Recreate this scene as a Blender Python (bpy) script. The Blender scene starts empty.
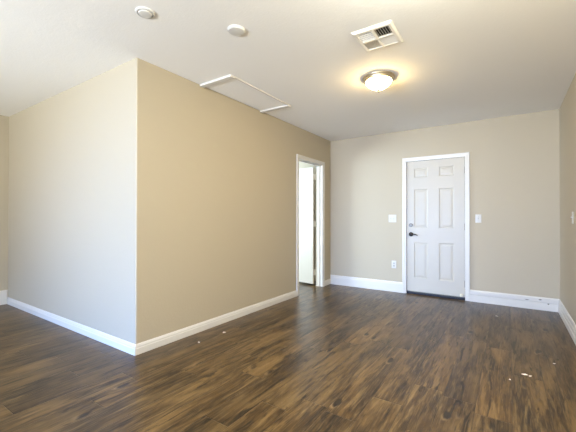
import bpy, bmesh, math, random
from mathutils import Vector, Matrix, Euler
C = bpy.context.scene.collection
S = bpy.context.scene
PI = math.pi

# ------------------------------------------------------------------ camera
F_PX, YAW, PITCH, ROLL, CAM_Z = 330.66, 0.5891, 0.0062, 0.0018, 1.149
cam_d = bpy.data.cameras.new('camera')
cam = bpy.data.objects.new('camera', cam_d); C.objects.link(cam)
cam_d.sensor_fit = 'HORIZONTAL'; cam_d.sensor_width = 36.0; cam_d.lens = F_PX/576*36
cam_d.clip_start = 0.02
cy, sy = math.cos(YAW), math.sin(YAW)
Fw = Vector((-sy*math.cos(PITCH), cy*math.cos(PITCH), math.sin(PITCH)))
Rt = Vector((cy, sy, 0)); Up = Rt.cross(Fw)
R2 = Rt*math.cos(ROLL) + Up*math.sin(ROLL); U2 = Up*math.cos(ROLL) - Rt*math.sin(ROLL)
m = Matrix((R2, U2, -Fw)).transposed().to_4x4(); m.translation = (0, 0, CAM_Z)
cam.matrix_world = m
S.camera = cam

# ------------------------------------------------------------------ light
S.view_settings.view_transform = 'Standard'; S.view_settings.look = 'None'
S.view_settings.gamma = 1.0; S.view_settings.use_curve_mapping = False
S.view_settings.exposure = 1.36
S.cycles.denoising_prefilter = 'NONE'
w = bpy.data.worlds.new('sky'); S.world = w; w.use_nodes = True
bg = w.node_tree.nodes['Background']
bg.inputs[0].default_value = (0.72, 0.85, 1.0, 1); bg.inputs[1].default_value = 1.0

def area(name, loc, rot, sx, sy_, power, col, spread=180):
    l = bpy.data.lights.new(name, 'AREA'); l.shape = 'RECTANGLE'; l.size = sx; l.size_y = sy_
    l.energy = power; l.color = col; l.spread = math.radians(spread)
    o = bpy.data.objects.new(name, l); o.location = loc; o.rotation_euler = rot; C.objects.link(o)
    return o
# daylight entering by the patio door behind the camera and the next room's window
area('daylight_patio_door', (-2.3, -4.07, 1.05), (PI/2-0.35, 0, 0), 1.5, 1.85, 52, (0.15, 0.40, 1.0), 76)
area('patio_bounce_fill', (-2.3, -4.05, 0.7), (PI/2+0.92, 0, 0), 1.5, 1.2, 145, (0.93, 0.97, 0.94), 120)  # added fill, tilted up as patio bounce to brighten the ceiling
area('daylight_next_room', (-5.36, 3.2, 1.45), (PI/2, 0, -PI/2), 1.5, 1.2, 95, (0.66, 0.84, 1.0))
LAMP, LAMP_ADDED = 34.0, 196.0
LAMP_C, LAMP_ADDED_C = (1.0, 0.72, 0.32), (1.0, 0.97, 0.80)

# ------------------------------------------------------------------ dimensions (metres)
H = 2.5
XC, YC, XL, YB, XR, YR = -2.604, 1.60, -5.568, 5.235, 0.518, -4.2
TH = 0.12
E0, E1, EH = -1.367, -0.454, 2.073          # entry casing, outside
D0, D1, DH = 4.120, 4.992, 2.094            # doorway casing, outside

# ------------------------------------------------------------------ materials
def mat(name, col, rough=0.5, metal=0.0, spec=0.5):
    m = bpy.data.materials.new(name); m.use_nodes = True
    b = m.node_tree.nodes['Principled BSDF']
    b.inputs['Base Color'].default_value = (*col, 1); b.inputs['Roughness'].default_value = rough
    b.inputs['Metallic'].default_value = metal; b.inputs['Specular IOR Level'].default_value = spec
    return m
class NT:
    def __init__(s, m): s.t = m.node_tree; s.b = s.t.nodes['Principled BSDF']
    def n(s, typ, **kw):
        n = s.t.nodes.new(typ)
        for k, v in kw.items(): setattr(n, k, v)
        return n
    def l(s, a, b): s.t.links.new(a, b)
    def math(s, op, a, b=None, c=None):
        n = s.n('ShaderNodeMath', operation=op)
        for i, v in enumerate((a, b, c)):
            if v is None: continue
            if isinstance(v, (int, float)): n.inputs[i].default_value = v
            else: s.l(v, n.inputs[i])
        return n.outputs[0]
    def noise(s, vec, scale, detail=3, rough=0.5, dist=0.0):
        n = s.n('ShaderNodeTexNoise'); s.l(vec, n.inputs['Vector'])
        n.inputs['Scale'].default_value = scale; n.inputs['Detail'].default_value = detail
        n.inputs['Roughness'].default_value = rough; n.inputs['Distortion'].default_value = dist
        return n.outputs[0]
    def ramp(s, fac, stops):
        n = s.n('ShaderNodeValToRGB'); s.l(fac, n.inputs[0])
        e = n.color_ramp.elements
        while len(e) < len(stops): e.new(0.5)
        for i, (p, c) in enumerate(stops):
            e[i].position = p; e[i].color = (*c, 1) if len(c) == 3 else c
        return n.outputs[0]
    def mix(s, fac, a, b, blend='MIX'):
        n = s.n('ShaderNodeMix', data_type='RGBA', blend_type=blend)
        for sock, v in ((n.inputs[0], fac), (n.inputs[6], a), (n.inputs[7], b)):
            if isinstance(v, (int, float)): sock.default_value = v
            elif isinstance(v, tuple): sock.default_value = (*v, 1)
            else: s.l(v, sock)
        return n.outputs[2]
    def bump(s, h, strength, dist):
        n = s.n('ShaderNodeBump'); s.l(h, n.inputs['Height'])
        n.inputs['Strength'].default_value = strength; n.inputs['Distance'].default_value = dist
        s.l(n.outputs[0], s.b.inputs['Normal'])
    def pos(s):
        return s.n('ShaderNodeTexCoord').outputs['Object']

def plaster(name, col, rough, scale, strength):
    m = mat(name, col, rough, spec=0.3); t = NT(m); p = t.pos()
    h1 = t.noise(p, scale, 4, 0.6); h2 = t.noise(p, scale*0.35, 2)
    t.bump(t.math('ADD', h1, t.math('MULTIPLY', h2, 0.6)), strength, 0.004)
    v = t.noise(p, 1.3, 2)
    t.l(t.mix(t.math('MULTIPLY', v, 0.10), tuple(col), tuple(c*0.86 for c in col)), t.b.inputs['Base Color'])
    return m
M_WALL = plaster('wall_paint', (0.487, 0.428, 0.328), 0.55, 90, 0.25)
M_CEIL = plaster('ceiling_texture', (0.87, 0.855, 0.83), 0.8, 60, 0.3)
M_TRIM = mat('trim_white', (0.70, 0.675, 0.64), 0.35)
M_DOOR = mat('door_white', (0.54, 0.505, 0.445), 0.4)
M_PLATE = mat('plate_white', (0.66, 0.65, 0.63), 0.4)
M_TOGGLE = mat('toggle_shade_grey', (0.52, 0.505, 0.48), 0.4)  # greyer than the plate, standing in for shading on the toggles
M_METAL_W = mat('painted_metal', (0.80, 0.77, 0.71), 0.45)
M_DARK = mat('dark_void', (0.012, 0.011, 0.010), 0.7)
M_BRONZE = mat('dark_bronze', (0.03, 0.026, 0.024), 0.35, 0.8)
M_NICKEL = mat('brushed_nickel', (0.46, 0.40, 0.31), 0.4, 1.0)
M_BRASS = mat('hinge_steel', (0.26, 0.24, 0.21), 0.4, 0.9)
M_CREAM = mat('cream_rubber', (0.80, 0.74, 0.58), 0.5)
M_PAPER = mat('paper', (0.90, 0.83, 0.76), 0.8)
M_SILL = mat('threshold', (0.022, 0.022, 0.03), 0.5, 0.3)
def mottled(m, amt, scale):                    # slight wear so that no surface is perfectly flat in colour
    t = NT(m); c = tuple(t.b.inputs['Base Color'].default_value)[:3]
    v = t.noise(t.pos(), scale, 3)
    t.l(t.mix(t.math('MULTIPLY', v, amt), c, tuple(x*0.8 for x in c)), t.b.inputs['Base Color'])
for mm in (M_TRIM, M_DOOR, M_PLATE, M_TOGGLE, M_METAL_W, M_PAPER, M_CREAM): mottled(mm, 0.2, 9)
for mm in (M_NICKEL, M_BRONZE, M_BRASS, M_SILL): mottled(mm, 0.5, 40)

M_GLASS = bpy.data.materials.new('window_glass'); M_GLASS.use_nodes = True
nt = M_GLASS.node_tree; nt.nodes.clear()
o_ = nt.nodes.new('ShaderNodeOutputMaterial'); mx = nt.nodes.new('ShaderNodeMixShader')
tr = nt.nodes.new('ShaderNodeBsdfTransparent'); gl = nt.nodes.new('ShaderNodeBsdfGlossy'); gl.inputs['Roughness'].default_value = 0.02
mx.inputs[0].default_value = 0.06
nt.links.new(tr.outputs[0], mx.inputs[1]); nt.links.new(gl.outputs[0], mx.inputs[2]); nt.links.new(mx.outputs[0], o_.inputs[0])

M_BOWL = mat('lamp_glass', (0.9, 0.88, 0.82), 0.35)
t = NT(M_BOWL); t.b.inputs['Emission Color'].default_value = (*LAMP_C, 1); t.b.inputs['Emission Strength'].default_value = LAMP

M_BOWL2 = M_BOWL.copy(); M_BOWL2.name = 'added_lamp_glass'
M_BOWL2.node_tree.nodes['Principled BSDF'].inputs['Emission Color'].default_value = (*LAMP_ADDED_C, 1)
M_BOWL2.node_tree.nodes['Principled BSDF'].inputs['Emission Strength'].default_value = LAMP_ADDED

# dark rustic laminate, planks running along Y
M_FLOOR = mat('laminate', (0.1, 0.06, 0.03), 0.35, spec=0.5); t = NT(M_FLOOR)
PW, PL = 0.186, 1.22
sep = t.n('ShaderNodeSeparateXYZ'); t.l(t.pos(), sep.inputs[0])
X, Y = sep.outputs[0], sep.outputs[1]
u = t.math('DIVIDE', t.math('SUBTRACT', X, 0.014), PW); row = t.math('FLOOR', u); fu = t.math('SUBTRACT', u, row)
wn = t.n('ShaderNodeTexWhiteNoise', noise_dimensions='1D'); t.l(row, wn.inputs['W'])
v = t.math('ADD', t.math('DIVIDE', Y, PL), wn.outputs['Value']); col_ = t.math('FLOOR', v); fv = t.math('SUBTRACT', v, col_)
cb = t.n('ShaderNodeCombineXYZ'); t.l(row, cb.inputs[0]); t.l(col_, cb.inputs[1])
wid = t.n('ShaderNodeTexWhiteNoise', noise_dimensions='2D'); t.l(cb.outputs[0], wid.inputs['Vector'])
pid = wid.outputs['Value']
def grain_vec(kx, ky, off):
    c = t.n('ShaderNodeCombineXYZ')
    t.l(t.math('ADD', t.math('MULTIPLY', X, kx), t.math('MULTIPLY', pid, off)), c.inputs[0])
    t.l(t.math('ADD', t.math('MULTIPLY', Y, ky), t.math('MULTIPLY', pid, off*1.7)), c.inputs[1])
    t.l(t.math('MULTIPLY', pid, 9.0), c.inputs[2])
    return c.outputs[0]
g_broad = t.noise(grain_vec(8.0, 1.3, 31.0), 1.0, 5, 0.62, 0.6)
g_mid = t.noise(grain_vec(24.0, 2.6, 57.0), 1.0, 5, 0.66, 0.9)
g_light = t.noise(grain_vec(34.0, 2.4, 83.0), 1.0, 5, 0.65, 0.6)
g_fine = t.noise(grain_vec(120.0, 7.0, 13.0), 1.0, 3, 0.6, 0.4)
def knots(dx, dy):
    va = t.n('ShaderNodeVectorMath', operation='ADD'); t.l(grain_vec(5.5, 2.4, 17.0), va.inputs[0]); va.inputs[1].default_value = (dx, dy, 0)
    vo = t.n('ShaderNodeTexVoronoi'); vo.inputs['Scale'].default_value = 1.0; t.l(va.outputs[0], vo.inputs['Vector'])
    sc = t.n('ShaderNodeSeparateColor'); t.l(vo.outputs['Color'], sc.inputs[0])
    keep = t.math('GREATER_THAN', sc.outputs[0], 0.35)
    kd = t.math('ADD', vo.outputs['Distance'], t.math('MULTIPLY', t.math('SUBTRACT', g_mid, 0.5), 0.22))
    return t.math('MULTIPLY', t.ramp(kd, [(0.09, (1, 1, 1)), (0.145, (0, 0, 0))]), keep)
knot, rim = knots(0, 0), knots(0.035, 0.05)
base = t.ramp(g_broad, [(0.36, (0.014, 0.0068, 0.0024)), (0.49, (0.053, 0.0280, 0.0086)), (0.63, (0.122, 0.072, 0.0250))])
c1 = t.mix(t.math('MULTIPLY', t.ramp(g_fine, [(0.46, (0, 0, 0)), (0.64, (1, 1, 1))]), 0.4), base, (0.16, 0.10, 0.040))
c2 = t.mix(t.math('MULTIPLY', t.ramp(g_light, [(0.53, (0, 0, 0)), (0.70, (1, 1, 1))]), 0.65), c1, (0.21, 0.138, 0.059))
c2b = t.mix(t.math('MULTIPLY', t.ramp(g_mid, [(0.345, (1, 1, 1)), (0.445, (0, 0, 0))]), 0.92), c2, (0.010, 0.005, 0.0022))
c3 = t.mix(t.math('MULTIPLY', rim, 0.7), c2b, (0.20, 0.13, 0.060))
c4 = t.mix(t.math('MULTIPLY', knot, 0.95), c3, (0.010, 0.005, 0.0025))
tint = t.ramp(pid, [(0.0, (0.78, 0.76, 0.76)), (0.5, (1.0, 1.0, 1.0)), (1.0, (1.22, 1.18, 1.12))])
c5 = t.mix(1.0, c4, tint, 'MULTIPLY')
eu = t.math('MINIMUM', fu, t.math('SUBTRACT', 1.0, fu)); ev = t.math('MINIMUM', fv, t.math('SUBTRACT', 1.0, fv))
seam = t.math('MINIMUM', t.math('MULTIPLY', eu, PW), t.math('MULTIPLY', ev, PL))
sm = t.ramp(t.math('MULTIPLY', seam, 100.0), [(0.10, (1, 1, 1)), (0.28, (0, 0, 0))])
c6 = t.mix(t.math('MULTIPLY', sm, 0.55), c5, (0.02, 0.012, 0.008))
t.l(c6, t.b.inputs['Base Color'])
rr = t.ramp(g_mid, [(0.3, (0.37, 0.37, 0.37)), (0.7, (0.29, 0.29, 0.29))]); t.l(rr, t.b.inputs['Roughness'])
hgt = t.math('SUBTRACT', t.math('ADD', t.math('MULTIPLY', g_mid, 0.6), t.math('MULTIPLY', g_fine, 0.25)),
             t.math('ADD', t.math('MULTIPLY', sm, 0.8), t.math('MULTIPLY', knot, 0.5)))
t.bump(hgt, 0.35, 0.0025)

# ------------------------------------------------------------------ builders
def obj(name, bm, material, parent=None, smooth=False, angle=35):
    bmesh.ops.recalc_face_normals(bm, faces=bm.faces[:])
    me = bpy.data.meshes.new(name); bm.to_mesh(me); bm.free()
    me.materials.append(material)
    if smooth:
        for p in me.polygons: p.use_smooth = True
        me.set_sharp_from_angle(angle=math.radians(angle))
    o = bpy.data.objects.new(name, me); C.objects.link(o)
    if parent: o.parent = parent
    return o
def struct(name, bm, material, parent=None, smooth=False):
    o = obj(name, bm, material, parent, smooth)
    if not parent: o['kind'] = 'structure'
    return o
def thing(name, label, cat, loc, rz=0.0, group=None):
    o = bpy.data.objects.new(name, None); C.objects.link(o)
    o.empty_display_size = 0.1
    o.location = loc; o.rotation_euler = (0, 0, rz); o['label'] = label; o['category'] = cat
    if group: o['group'] = group
    return o
def B(): return bmesh.new()
def box(bm, x0, x1, y0, y1, z0, z1, bev=0.0, seg=2):
    vs = [bm.verts.new(p) for p in ((x0,y0,z0),(x1,y0,z0),(x1,y1,z0),(x0,y1,z0),(x0,y0,z1),(x1,y0,z1),(x1,y1,z1),(x0,y1,z1))]
    fs = [bm.faces.new([vs[i] for i in q]) for q in ((0,3,2,1),(4,5,6,7),(0,1,5,4),(1,2,6,5),(2,3,7,6),(3,0,4,7))]
    if bev > 0:
        es = list({e for f in fs for e in f.edges})
        bmesh.ops.bevel(bm, geom=es, offset=bev, segments=seg, profile=0.5, affect='EDGES')
    return vs
def lathe(bm, prof, cx=0, cy_=0, seg=48, mtx=None):
    """prof: (r, z) from one end to the other, spun about z"""
    rings = []
    for r, z in prof:
        if r < 1e-6:
            rings.append([bm.verts.new((cx, cy_, z))])
        else:
            rings.append([bm.verts.new((cx+r*math.cos(2*PI*k/seg), cy_+r*math.sin(2*PI*k/seg), z)) for k in range(seg)])
    for a, b in zip(rings, rings[1:]):
        for k in range(seg):
            q = [a[k % len(a)], a[(k+1) % len(a)], b[(k+1) % len(b)], b[k % len(b)]]
            u_ = []
            for x in q:
                if x not in u_: u_.append(x)
            if len(u_) > 2: bm.faces.new(u_)
    if mtx is not None:
        bmesh.ops.transform(bm, matrix=mtx, verts=[x for r in rings for x in r])
def loft(bm, sections, close=True, caps=True):
    """sections: equally long closed loops of points"""
    rs = [[bm.verts.new(p) for p in s] for s in sections]
    n = len(rs[0])
    for a, b in zip(rs, rs[1:]):
        for k in range(n if close else n-1):
            bm.faces.new((a[k], a[(k+1) % n], b[(k+1) % n], b[k]))
    if caps:
        bm.faces.new(rs[0][::-1]); bm.faces.new(rs[-1])
FRONT = Matrix.Rotation(PI/2, 4, 'X')            # a lathe's +z turned to the wall-mounted front, -y

# ------------------------------------------------------------------ room shell
bm = B(); box(bm, XL-0.3, XR+0.3, YR-0.3, 6.9, -0.12, 0.0); struct('floor', bm, M_FLOOR)
bm = B(); box(bm, XL-0.3, XR+0.3, YR-0.3, 6.9, H, H+0.12); struct('ceiling', bm, M_CEIL)
# wall behind the entry door
bm = B()
box(bm, XC, E0+0.040, YB, YB+0.15, 0, H); box(bm, E1-0.036, XR+0.15, YB, YB+0.15, 0, H)
box(bm, E0+0.040, E1-0.036, YB, YB+0.15, EH-0.035, H)
struct('wall_back', bm, M_WALL)
bm = B(); box(bm, XR, XR+0.15, YR-0.15, YB, 0, H); struct('wall_right', bm, M_WALL)
bm = B(); box(bm, XL-0.15, XL, YR-0.15, YC+TH, 0, H); struct('wall_left', bm, M_WALL)
# wall behind the camera, with the patio door
bm = B(); PX0, PX1, PZ = -3.15, -1.45, 2.07
box(bm, XL, PX0, YR-0.15, YR, 0, H); box(bm, PX1, XR, YR-0.15, YR, 0, H); box(bm, PX0, PX1, YR-0.15, YR, PZ, H)
struct('wall_rear', bm, M_WALL)
# jutting corner: face towards the camera, and side along the hall with the doorway (corner slightly rounded)
r = 0.010
bm = B()
box(bm, XL, XC-r, YC, YC+TH, 0, H)
arc = [(XC-r+r*math.cos(a), YC+r+r*math.sin(a)) for a in [(-PI/2)+PI/2*k/6 for k in range(7)]]
pts = arc + [(XC, YC+TH), (XC-r, YC+TH)]
loft(bm, [[(x, y, 0) for x, y in pts], [(x, y, H) for x, y in pts]])
struct('wall_center', bm, M_WALL)
OY0, OY1, OZ = D0+0.048, D1-0.048, DH-0.046
bm = B()
box(bm, XC-TH, XC, YC+TH, OY0, 0, H); box(bm, XC-TH, XC, OY1, YB+0.15, 0, H); box(bm, XC-TH, XC, OY0, OY1, OZ, H)
struct('wall_hall', bm, M_WALL)
# the next room, seen through the doorway
bm = B(); NX, NY = -5.44, 5.30
box(bm, NX-0.12, NX, YC+TH, 2.4, 0, H); box(bm, NX-0.12, NX, 4.0, NY, 0, H)
box(bm, NX-0.12, NX, 2.4, 4.0, 0, 0.85); box(bm, NX-0.12, NX, 2.4, 4.0, 2.05, H)
box(bm, NX-0.12, XC, NY, NY+0.12, 0, H)
struct('wall_next_room', bm, M_WALL)

# windows behind the camera and in the next room
def window_x(name, x0, x1, y0, y1, z0, z1, rails):
    bm = B(); f = 0.05
    box(bm, x0, x1, y0, y0+f, z0, z1, 0.004); box(bm, x0, x1, y1-f, y1, z0, z1, 0.004)
    box(bm, x0, x1, y0+f, y1-f, z0, z0+f, 0.004); box(bm, x0, x1, y0+f, y1-f, z1-f, z1, 0.004)
    for yy in rails: box(bm, x0, x1, yy-f/2, yy+f/2, z0+f, z1-f, 0.004)
    o = struct(name, bm, M_TRIM)
    g = B(); box(g, (x0+x1)/2-0.003, (x0+x1)/2+0.003, y0+f, y1-f, z0+f, z1-f); obj('pane', g, M_GLASS, o)
    return o
window_x('window_1', NX-0.10, NX-0.05, 2.4, 4.0, 0.85, 2.05, [3.2])
bm = B(); f = 0.06
box(bm, PX0, PX0+f, YR-0.12, YR-0.06, 0, PZ, 0.004); box(bm, PX1-f, PX1, YR-0.12, YR-0.06, 0, PZ, 0.004)
box(bm, PX0+f, PX1-f, YR-0.12, YR-0.06, 0, f, 0.004); box(bm, PX0+f, PX1-f, YR-0.12, YR-0.06, PZ-f, PZ, 0.004)
box(bm, -2.33, -2.27, YR-0.12, YR-0.06, f, PZ-f, 0.004)
o = struct('door_3', bm, M_TRIM)
for a, b in ((PX0+f, -2.33), (-2.27, PX1-f)):
    g = B(); box(g, a, b, YR-0.093, YR-0.087, f, PZ-f); obj('pane', g, M_GLASS, o)

# ------------------------------------------------------------------ baseboards
SHORT = [(0, 0), (0.014, 0), (0.014, 0.052), (0.011, 0.058), (0.011, 0.068), (0.007, 0.080), (0.004, 0.088), (0, 0.088)]
TALL = [(0, 0), (0.015, 0), (0.015, 0.125), (0.012, 0.132), (0.012, 0.142), (0.008, 0.152), (0.004, 0.160), (0, 0.160)]
SPLIT = [(0, 0), (0.019, 0), (0.019, 0.093), (0.017, 0.096), (0.001, 0.0965), (0.001, 0.104), (0.013, 0.1045), (0.013, 0.146), (0.009, 0.155), (0.003, 0.160), (0, 0.160)]
RIDGED = [(0, 0), (0.018, 0), (0.018, 0.055), (0.013, 0.060), (0.013, 0.100), (0.009, 0.104), (0.009, 0.140), (0.005, 0.155), (0, 0.158)]
def baseboard(name, a, b, nrm, prof, m0=0, m1=0, parent=None, scale=1.0):
    """m0/m1: +1 outside mitre, -1 inside mitre, 0 square end"""
    a, b, n = Vector((*a, 0)), Vector((*b, 0)), Vector((*nrm, 0)); d = (b-a).normalized()
    bm = B()
    loft(bm, [[a + n*p - d*(m0*p) + Vector((0, 0, z*scale)) for p, z in prof], [b + n*p + d*(m1*p) + Vector((0, 0, z*scale)) for p, z in prof]])
    return struct(name, bm, M_TRIM, parent)
baseboard('baseboard_center', (XL, YC), (XC, YC), (0, -1), SHORT, -1, 1)
baseboard('baseboard_hall', (XC, YC), (XC, D0), (1, 0), SHORT, 1, 0)
baseboard('baseboard_hall_end', (XC, D1), (XC, YB), (1, 0), SHORT, 0, -1)
baseboard('baseboard_back_left', (XC, YB), (E0, YB), (0, -1), TALL, -1, 0)
bb = baseboard('baseboard_back_right', (E1, YB), (XR, YB), (0, -1), SPLIT, 0, -1)
baseboard('baseboard_right', (XR, YB), (XR, YR), (-1, 0), RIDGED, -1, -1)
baseboard('baseboard_left', (XL, YR), (XL, YC), (1, 0), TALL, -1, -1, None, 1.16)
baseboard('baseboard_rear_right', (PX1, YR), (XR, YR), (0, 1), SHORT, 0, -1)
baseboard('baseboard_rear_left', (XL, YR), (PX0, YR), (0, 1), SHORT, -1, 0)

# ------------------------------------------------------------------ door casings
CAS = [(0, 0), (0, 0.013), (0.004, 0.017), (0.018, 0.016), (0.036, 0.012), (0.054, 0.010), (0.058, 0.007), (0.058, 0)]
def casing(name, to3, u0, u1, top):
    bm = B()
    loft(bm, [[to3(u0+s, d, 0) for s, d in CAS], [to3(u0+s, d, top-s) for s, d in CAS],
              [to3(u1-s, d, top-s) for s, d in CAS], [to3(u1-s, d, 0) for s, d in CAS]])
    return struct(name, bm, M_TRIM)
casing('trim_1', lambda u, d, z: (u, YB-d, z), E0, E1, EH)
casing('trim_2', lambda u, d, z: (XC+d, u, z), D0, D1, DH)
# jamb lining of the entry
bm = B()
ex0, ex1, ez = E0+0.040, E1-0.036, EH-0.035
box(bm, ex0, ex0+0.018, YB+0.001, YB+0.148, 0.052, ez); box(bm, ex1-0.018, ex1, YB+0.001, YB+0.148, 0.052, ez)
box(bm, ex0+0.018, ex1-0.018, YB+0.001, YB+0.148, ez-0.014, ez)
box(bm, ex0+0.018, ex0+0.030, YB+0.058, YB+0.148, 0.052, ez-0.014); box(bm, ex1-0.030, ex1-0.018, YB+0.058, YB+0.148, 0.052, ez-0.014)
box(bm, ex0+0.030, ex1-0.030, YB+0.058, YB+0.148, ez-0.028, ez-0.014)
t3 = struct('trim_3', bm, M_TRIM)
bm = B()
for x0, x1 in ((ex0+0.0182, ex0+0.0205), (ex1-0.0255, ex1-0.0182)): box(bm, x0, x1, YB+0.022, YB+0.0575, 0.052, ez-0.0145)
box(bm, ex0+0.0205, ex1-0.0255, YB+0.022, YB+0.0575, ez-0.0225, ez-0.0145)  # near-black strips put in as the shade of the gap round the slab
h = obj('gap_shade_strip', bm, M_DARK, t3); h['label'] = 'dark strip standing in for the shade in the gap round the door'
# jamb lining of the doorway, with its door stop strips
bm = B()
box(bm, XC-TH-0.001, XC+0.001, OY0, OY0+0.016, 0, OZ); box(bm, XC-TH-0.001, XC+0.001, OY1-0.016, OY1, 0, OZ)
box(bm, XC-TH-0.001, XC+0.001, OY0+0.016, OY1-0.016, OZ-0.016, OZ)
for a, b in ((OY0+0.016, OY0+0.027), (OY1-0.027, OY1-0.016)): box(bm, XC-0.085, XC-0.045, a, b, 0, OZ-0.016, 0.002, 1)
box(bm, XC-0.085, XC-0.045, OY0+0.027, OY1-0.027, OZ-0.027, OZ-0.016, 0.002, 1)
struct('trim_4', bm, M_TRIM)

# ------------------------------------------------------------------ entry door
def panel_slab(bm, W, Z0, Z1, T, cols, rows):
    xs = [0] + [v for c in cols for v in c] + [W]
    zs = [Z0] + [v for c in rows for v in c] + [Z1]
    def rect(x0, x1, z0, z1, i, d): return [(x0+i, d, z0+i), (x1-i, d, z0+i), (x1-i, d, z1-i), (x0+i, d, z1-i)]
    for i in range(len(xs)-1):
        for j in range(len(zs)-1):
            x0, x1, z0, z1 = xs[i], xs[i+1], zs[j], zs[j+1]
            if i % 2 == 1 and j % 2 == 1:
                loops = [rect(x0, x1, z0, z1, 0, 0), rect(x0, x1, z0, z1, 0.004, 0.002), rect(x0, x1, z0, z1, 0.012, 0.006),
                         rect(x0, x1, z0, z1, 0.019, 0.006), rect(x0, x1, z0, z1, 0.046, 0.002), rect(x0, x1, z0, z1, 0.049, 0.002)]
                vs = [[bm.verts.new(p) for p in l] for l in loops]
                for a, b in zip(vs, vs[1:]):
                    for k in range(4): bm.faces.new((a[k], a[(k+1) % 4], b[(k+1) % 4], b[k]))
                bm.faces.new(vs[-1])
            else:
                bm.faces.new([bm.verts.new(p) for p in rect(x0, x1, z0, z1, 0, 0)])
    q = lambda *p: bm.faces.new([bm.verts.new(v) for v in p])
    q((0, T, Z0), (W, T, Z0), (W, T, Z1), (0, T, Z1)); q((0, 0, Z0), (0, T, Z0), (0, T, Z1), (0, 0, Z1))
    q((W, 0, Z0), (W, T, Z0), (W, T, Z1), (W, 0, Z1)); q((0, 0, Z0), (W, 0, Z0), (W, T, Z0), (0, T, Z0)); q((0, 0, Z1), (W, 0, Z1), (W, T, Z1), (0, T, Z1))
    bmesh.ops.remove_doubles(bm, verts=bm.verts[:], dist=1e-5)
sx0, sx1 = ex0+0.022, ex1-0.027
door = bpy.data.objects.new('door_1', None); C.objects.link(door); door.location = (sx0, YB+0.010, 0)
door['kind'] = 'structure'; door['label'] = 'closed white six-panel entry door in the far wall'; door['category'] = 'door'
W = sx1-sx0
bm = B()
panel_slab(bm, W, 0.042, ez-0.024, 0.045, [(0.105, 0.300), (0.455, 0.655)], [(0.245, 0.785), (1.005, 1.590), (1.765, 1.905)])
obj('door_slab', bm, M_DOOR, door)
# lever handle
kx, kz = -1.243-sx0, 0.905
lv = B(); lathe(lv, [(0, 0.0), (0.033, 0.0), (0.033, 0.006), (0.028, 0.012), (0.013, 0.016), (0.012, 0.045), (0.015, 0.05), (0.015, 0.058), (0.0, 0.062)], 0, 0, 28, Matrix.Translation((kx, -0.0005, kz)) @ FRONT)
secs = []
for k in range(10):
    s_ = k/9; x = kx - 0.008 + 0.112*s_; z = kz + 0.012*math.sin(s_*PI) - 0.016*s_; rr_ = 0.0095 - 0.003*s_; yy = -0.052 + 0.008*math.sin(s_*PI)
    secs.append([(x, yy+0.8*rr_*math.cos(a), z+rr_*math.sin(a)) for a in [2*PI*i/12 for i in range(12)]])
loft(lv, secs)
h = obj('door_handle', lv, M_BRONZE, door, True); h['label'] = 'dark lever handle'
db = B(); lathe(db, [(0, 0), (0.030, 0), (0.030, 0.006), (0.025, 0.012), (0.0, 0.013)], 0, 0, 28, Matrix.Translation((kx-0.004, -0.0005, 1.045)) @ FRONT)
box(db, kx-0.010, kx+0.004, -0.034, -0.012, 1.029, 1.061, 0.004)
h = obj('deadbolt', db, M_BRASS, door, True); h['label'] = 'nickel deadbolt'
lp = B(); box(lp, -0.0015, 0.0015, 0.004, 0.036, 0.865, 0.945, 0.0006, 1); obj('latch_plate', lp, M_BRONZE, door)
for z in (0.225, 1.03, 1.83):
    hg = B(); lathe(hg, [(0, z-0.050), (0.0035, z-0.048), (0.0065, z-0.045), (0.0065, z+0.045), (0.0035, z+0.048), (0, z+0.050)], W+0.003, -0.006, 14)
    for zz in (z-0.015, z+0.015): lathe(hg, [(0.0069, zz-0.001), (0.0069, zz+0.001)], W+0.003, -0.006, 14)
    obj('hinge', hg, M_BRASS, door, True)
bp = B(); lathe(bp, [(0, 0.0), (0.016, 0.0), (0.016, 0.010), (0.021, 0.013), (0.022, 0.030), (0.018, 0.036), (0.0, 0.038)], 0, 0, 24, Matrix.Translation((-0.558-sx0, -0.0005, 0.068)) @ FRONT)
h = obj('door_bumper', bp, M_CREAM, door, True); h['label'] = 'small cream bumper at the foot'
bm = B(); box(bm, ex0, ex1, YB+0.004, YB+0.148, 0, 0.030, 0.005); struct('trim_5', bm, M_SILL)  # dark sill bar; its tone also stands in for the gap's shade

# door of the doorway, standing open into the next room
dr = bpy.data.objects.new('door_2', None); C.objects.link(dr)
dr.location = (XC-TH-0.004, OY1-0.020, 0); dr.rotation_euler = (0, 0, -math.radians(99))
dr['kind'] = 'structure'; dr['label'] = 'plain white door standing open inside the side doorway'; dr['category'] = 'door'
# local: slab runs along -y from the hinge, its room face at +x
bm = B(); box(bm, 0.004, 0.039, -0.735, -0.024, 0.034, 2.016, 0.0015, 1); obj('door_slab', bm, M_DOOR, dr)
for z in (0.23, 1.05, 1.85):
    hg = B(); box(hg, 0.006, 0.038, -0.0245, -0.0215, z-0.05, z+0.05, 0.001, 1); box(hg, 0.002, 0.006, -0.0245, -0.002, z-0.05, z+0.05, 0.001, 1)
    lathe(hg, [(0, z-0.052), (0.0065, z-0.049), (0.0065, z+0.049), (0, z+0.052)], 0.0, -0.004, 14)
    obj('hinge', hg, M_TRIM, dr, True)
kb = B(); lathe(kb, [(0, 0), (0.032, 0), (0.032, 0.005), (0.013, 0.012), (0.012, 0.03), (0.026, 0.042), (0.028, 0.055), (0.018, 0.066), (0, 0.068)], 0, 0, 28, Matrix.Translation((0.039, -0.675, 0.93)) @ Matrix.Rotation(PI/2, 4, 'Y'))
obj('door_handle', kb, M_NICKEL, dr, True)

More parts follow.
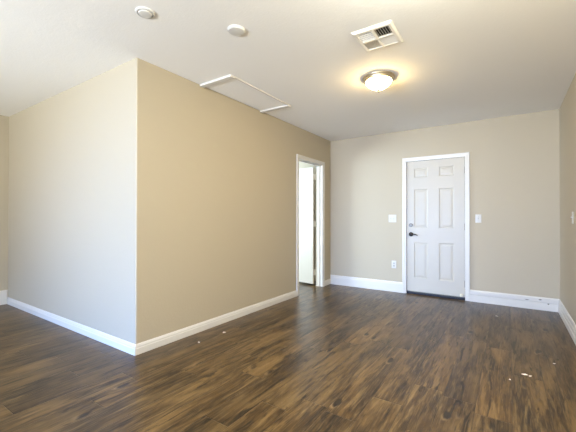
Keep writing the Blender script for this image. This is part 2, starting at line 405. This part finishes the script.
# ------------------------------------------------------------------ ceiling things
# attic hatch
hx0, hx1, hy0, hy1 = XC+0.004, -2.172, 2.276, 3.306
ht = thing('attic_hatch', 'white attic hatch panel trimmed on the ceiling against the tan wall', 'attic hatch', (XC+0.22, 2.79, H))
ox, oy = XC+0.22, 2.79
def hb(name, x0, x1, y0, y1, z0, z1, m, bev=0.002):
    bm = B(); box(bm, x0-ox, x1-ox, y0-oy, y1-oy, z0, z1, bev, 1); return obj(name, bm, m, ht)
hb('panel', hx0+0.012, hx1-0.026, hy0+0.062, hy1-0.062, -0.006, -0.0005, M_CEIL)
hb('trim_strip', hx0, hx1, hy0, hy0+0.058, -0.020, -0.0005, M_TRIM)
hb('trim_strip', hx0, hx1, hy1-0.058, hy1, -0.020, -0.0005, M_TRIM)
hb('trim_strip', hx1-0.022, hx1, hy0+0.058, hy1-0.058, -0.011, -0.0005, M_TRIM)

# four-way air vent
vx0, vx1, vy0, vy1 = -0.956, -0.663, 2.253, 2.574
vcx, vcy = (vx0+vx1)/2, (vy0+vy1)/2
vt = thing('ceiling_vent', 'square white four-way air vent with slatted quarters beside the ceiling light', 'air vent', (vcx, vcy, H))
hw, hh = (vx1-vx0)/2, (vy1-vy0)/2
iw, ih, bar = hw-0.032, hh-0.034, 0.009
bm = B()
def ring(x0, x1, y0, y1, z): return [(x0, y0, z), (x1, y0, z), (x1, y1, z), (x0, y1, z)]
vs = [[bm.verts.new(p) for p in l] for l in (ring(-hw, hw, -hh, hh, -0.0005), ring(-hw, hw, -hh, hh, -0.004), ring(-hw+0.014, hw-0.014, -hh+0.014, hh-0.014, -0.014),
      ring(-iw, iw, -ih, ih, -0.014), ring(-iw, iw, -ih, ih, -0.0005))]
for a, b in zip(vs, vs[1:]):
    for k in range(4): bm.faces.new((a[k], a[(k+1) % 4], b[(k+1) % 4], b[k]))
box(bm, -bar, bar, -ih, ih, -0.0145, -0.002); box(bm, -iw, -bar, -bar, bar, -0.0145, -0.002); box(bm, bar, iw, -bar, bar, -0.0145, -0.002)
obj('frame', bm, M_METAL_W, vt)
bm = B(); box(bm, -iw, iw, -ih, ih, -0.0018, -0.0006); h = obj('duct_shade_plate', bm, M_DARK, vt); h['label'] = 'dark plate behind the slats, standing in for the shaded duct'  # flat dark plate painted as the unlit recess
def slats(x0, x1, y0, y1, along, tilt, n, wdt):
    bm = B()
    for k in range(n):
        s_ = (k+0.5)/n; c_, sn = math.cos(tilt)*wdt/2, math.sin(tilt)*wdt/2; th = 0.0006
        if along == 'y':
            c0 = x0+(x1-x0)*s_
            sec = [(c0-c_-th, -0.0075-sn), (c0-c_+th, -0.0075-sn), (c0+c_+th, -0.0075+sn), (c0+c_-th, -0.0075+sn)]
            loft(bm, [[(p, y0, z) for p, z in sec], [(p, y1, z) for p, z in sec]])
        else:
            c0 = y0+(y1-y0)*s_
            sec = [(c0-c_-th, -0.0075-sn), (c0-c_+th, -0.0075-sn), (c0+c_+th, -0.0075+sn), (c0+c_-th, -0.0075+sn)]
            loft(bm, [[(x0, p, z) for p, z in sec], [(x1, p, z) for p, z in sec]])
    return obj('louvre', bm, M_METAL_W, vt)
slats(-iw, -bar, -ih, -bar, 'x', math.radians(-70), 5, 0.0100)       # near left quarter
slats(bar, iw, -ih, -bar, 'y', math.radians(-66), 6, 0.0110)         # near right quarter, dark gaps showing
slats(-iw, -bar, bar, ih, 'y', math.radians(50), 7, 0.0120)          # far left
slats(bar, iw, bar, ih, 'x', math.radians(-36), 6, 0.0175)           # far right

# flush ceiling light
lt = thing('ceiling_light', 'lit flush ceiling light with nickel ring and frosted glass bowl', 'ceiling light', (-1.038, 3.115, H))
bm = B(); lathe(bm, [(0.0, -0.0005), (0.150, -0.0005), (0.153, -0.006), (0.150, -0.014), (0.143, -0.018), (0.143, -0.024), (0.139, -0.034), (0.128, -0.040), (0.118, -0.040), (0.118, -0.030), (0, -0.028)], seg=64)
obj('base_ring', bm, M_NICKEL, lt, True)
bm = B(); prof = [(0.120, -0.034), (0.120, -0.042), (0.116, -0.053), (0.107, -0.067), (0.093, -0.081), (0.075, -0.094), (0.054, -0.106), (0.032, -0.115), (0.012, -0.120), (0.0, -0.121)]
lathe(bm, prof, seg=64); obj('glass_bowl', bm, M_BOWL, lt, True, 80)
bm = B(); lathe(bm, [(0, -0.1195), (0.014, -0.1195), (0.013, -0.123), (0.011, -0.127), (0.006, -0.129), (0.006, -0.132), (0.009, -0.136), (0.008, -0.142), (0, -0.145)], seg=24)
obj('finial', bm, M_BRASS, lt, True)

# its twin, added unseen above the frame to light the tan wall
t2 = lt.copy(); C.objects.link(t2); t2.location = (-0.3, 1.5, H)
t2['label'] = 'added flush ceiling light, unseen above the view, lighting the tan wall'
for ch in list(lt.children):
    c = ch.copy(); C.objects.link(c); c.parent = t2
    if 'bowl' in ch.name:
        c.data = ch.data.copy(); c.data.materials[0] = M_BOWL2

# round ceiling discs
d1 = thing('smoke_detector', 'round white ceiling disc with a raised inner ring, nearest the jutting wall corner', 'smoke detector', (-1.985, 1.277, H), 0, 'round ceiling discs')
bm = B(); lathe(bm, [(0, -0.0005), (0.060, -0.0005), (0.060, -0.006), (0.056, -0.010), (0.049, -0.011), (0.047, -0.005), (0.043, -0.005), (0.041, -0.014), (0.038, -0.016)], seg=48)
obj('base_ring', bm, M_PLATE, d1, True)
bm = B(); lathe(bm, [(0.038, -0.016), (0.030, -0.0175), (0.0, -0.018), ], seg=48); lathe(bm, [(0.038, -0.016), (0.034, -0.004), (0, -0.004)], seg=48)
obj('cap', bm, M_PLATE, d1, True)
d2 = thing('smoke_detector', 'plain round white ceiling disc between the attic hatch and the ringed disc', 'smoke detector', (-1.624, 1.757, H), 0, 'round ceiling discs')
bm = B(); lathe(bm, [(0, -0.0005), (0.062, -0.0005), (0.062, -0.008), (0.060, -0.010)], seg=48); obj('base_ring', bm, M_PLATE, d2, True)
bm = B(); lathe(bm, [(0.0, -0.009), (0.058, -0.009), (0.058, -0.012), (0.054, -0.016), (0.040, -0.018), (0.0, -0.0185)], seg=48); obj('cap', bm, M_PLATE, d2, True)

# ------------------------------------------------------------------ switches and outlet (local: front is -y)
def cover(parent, w_, h_):
    bm = B(); box(bm, -w_/2, w_/2, -0.006, -0.0003, -h_/2, h_/2, 0.0025, 3); return obj('cover_plate', bm, M_PLATE, parent, True)
def toggle(parent, x):
    bm = B(); box(bm, x-0.0055, x+0.0055, -0.0075, -0.005, -0.013, 0.013, 0.001, 1)
    vs = box(bm, x-0.004, x+0.004, -0.019, -0.005, -0.004, 0.005)
    bmesh.ops.rotate(bm, verts=vs, cent=(x, -0.005, 0), matrix=Matrix.Rotation(math.radians(-22), 3, 'X'))
    obj('toggle', bm, M_TOGGLE, parent)
def screws(parent, pts):
    for x, z in pts:
        bm = B(); lathe(bm, [(0, 0.0055), (0.0034, 0.0055), (0.003, 0.0075), (0, 0.0078)], 0, 0, 14, Matrix.Translation((x, 0, z)) @ FRONT)
        obj('screw', bm, M_NICKEL, parent, True)
s = thing('light_switch', 'white double toggle switch plate left of the entry door', 'light switch', (-1.522, YB, 1.145))
cover(s, 0.118, 0.118); toggle(s, -0.023); toggle(s, 0.023); screws(s, [(-0.023, 0.030), (-0.023, -0.030), (0.023, 0.030), (0.023, -0.030)])
s = thing('light_switch', 'white single toggle switch plate right of the entry door', 'light switch', (-0.350, YB, 1.147))
cover(s, 0.072, 0.116); toggle(s, 0); screws(s, [(0, 0.030), (0, -0.030)])
s = thing('light_switch', 'white switch plate on the right-hand wall at the photo edge', 'light switch', (XR, 4.215, 1.158), -PI/2)
cover(s, 0.072, 0.118); toggle(s, 0); screws(s, [(0, 0.030), (0, -0.030)])
s = thing('wall_outlet', 'white duplex wall outlet low on the wall under the double switch', 'wall outlet', (-1.499, YB, 0.425))
cover(s, 0.070, 0.116); screws(s, [(0, 0)])
for z in (-0.0195, 0.0195):
    bm = B(); pts = [(0.0165*math.cos(a), max(-0.0135, min(0.0135, 0.0185*math.sin(a)))+z) for a in [2*PI*k/28 for k in range(28)]]
    loft(bm, [[(x, -0.0085, zz) for x, zz in pts], [(x, -0.005, zz) for x, zz in pts]])
    rc = obj('receptacle', bm, M_TOGGLE, s)
    sl = B()
    for x in (-0.0065, 0.0065): box(sl, x-0.0012, x+0.0012, -0.0089, -0.008, z-0.001, z+0.008)
    box(sl, -0.002, 0.002, -0.0089, -0.008, z-0.010, z-0.006); obj('slot', sl, M_DARK, rc)

# worn spots on the baseboard right of the entry
for x, z, a, b in ((0.325, 0.128, 0.016, 0.007), (0.405, 0.085, 0.010, 0.008), (0.190, 0.112, 0.022, 0.005)):
    bm = B(); d_ = 0.0195 if z < 0.095 else 0.0135
    ring_ = [(x+a*math.cos(q)*(1+0.25*math.sin(3*q)), z+b*math.sin(q)) for q in [2*PI*k/14 for k in range(14)]]
    loft(bm, [[(p, YB-d_-0.0006, q) for p, q in ring_], [(p, YB-d_+0.001, q) for p, q in ring_]])
    obj('chip', bm, M_BRASS, bb)

# ------------------------------------------------------------------ scraps of paper on the floor
random.seed(4)
SCR = [(-2.374, 2.411, 0.016, 0.013, 'larger white paper scrap by the tan wall baseboard'),
       (-2.379, 2.086, 0.011, 0.009, 'smaller white paper scrap by the tan wall, nearer the corner'),
       (-0.122, 4.601, 0.017, 0.011, 'white paper scrap on the floor in front of the single switch'),
       (0.093, 2.996, 0.021, 0.008, 'longer of the two paper scraps lying together near the right wall'),
       (0.126, 2.990, 0.009, 0.008, 'shorter of the two paper scraps lying together near the right wall'),
       (0.294, 3.351, 0.008, 0.006, 'tiny paper speck closest to the right wall'),
       (0.004, 2.840, 0.007, 0.006, 'tiny paper speck nearest the camera, left of the paired scraps')]
for x, y, a, b, lab in SCR:
    o = None; bm = B(); n = 11; ang = random.uniform(0, PI) if a < 0.018 else math.radians(20)
    jit = [1+random.uniform(-0.25, 0.25) for _ in range(n)]; lift = [0.0012+random.uniform(0, 0.004) for _ in range(n)]
    def P(k, z): 
        px, py = a*jit[k]*math.cos(2*PI*k/n), b*jit[k]*math.sin(2*PI*k/n)
        return (px*math.cos(ang)-py*math.sin(ang), px*math.sin(ang)+py*math.cos(ang), z)
    lo = [bm.verts.new(P(k, lift[k]-0.0012)) for k in range(n)]; hi = [bm.verts.new(P(k, lift[k])) for k in range(n)]
    c0 = bm.verts.new((0, 0, 0.0)); c1_ = bm.verts.new((0, 0, 0.0025))
    for k in range(n):
        k2 = (k+1) % n
        bm.faces.new((lo[k], lo[k2], hi[k2], hi[k])); bm.faces.new((hi[k], hi[k2], c1_)); bm.faces.new((lo[k2], lo[k], c0))
    o = obj('paper_scrap', bm, M_PAPER); o.location = (x, y, 0.0002)
    o['label'] = lab; o['category'] = 'paper scrap'; o['group'] = 'paper scraps on the floor'
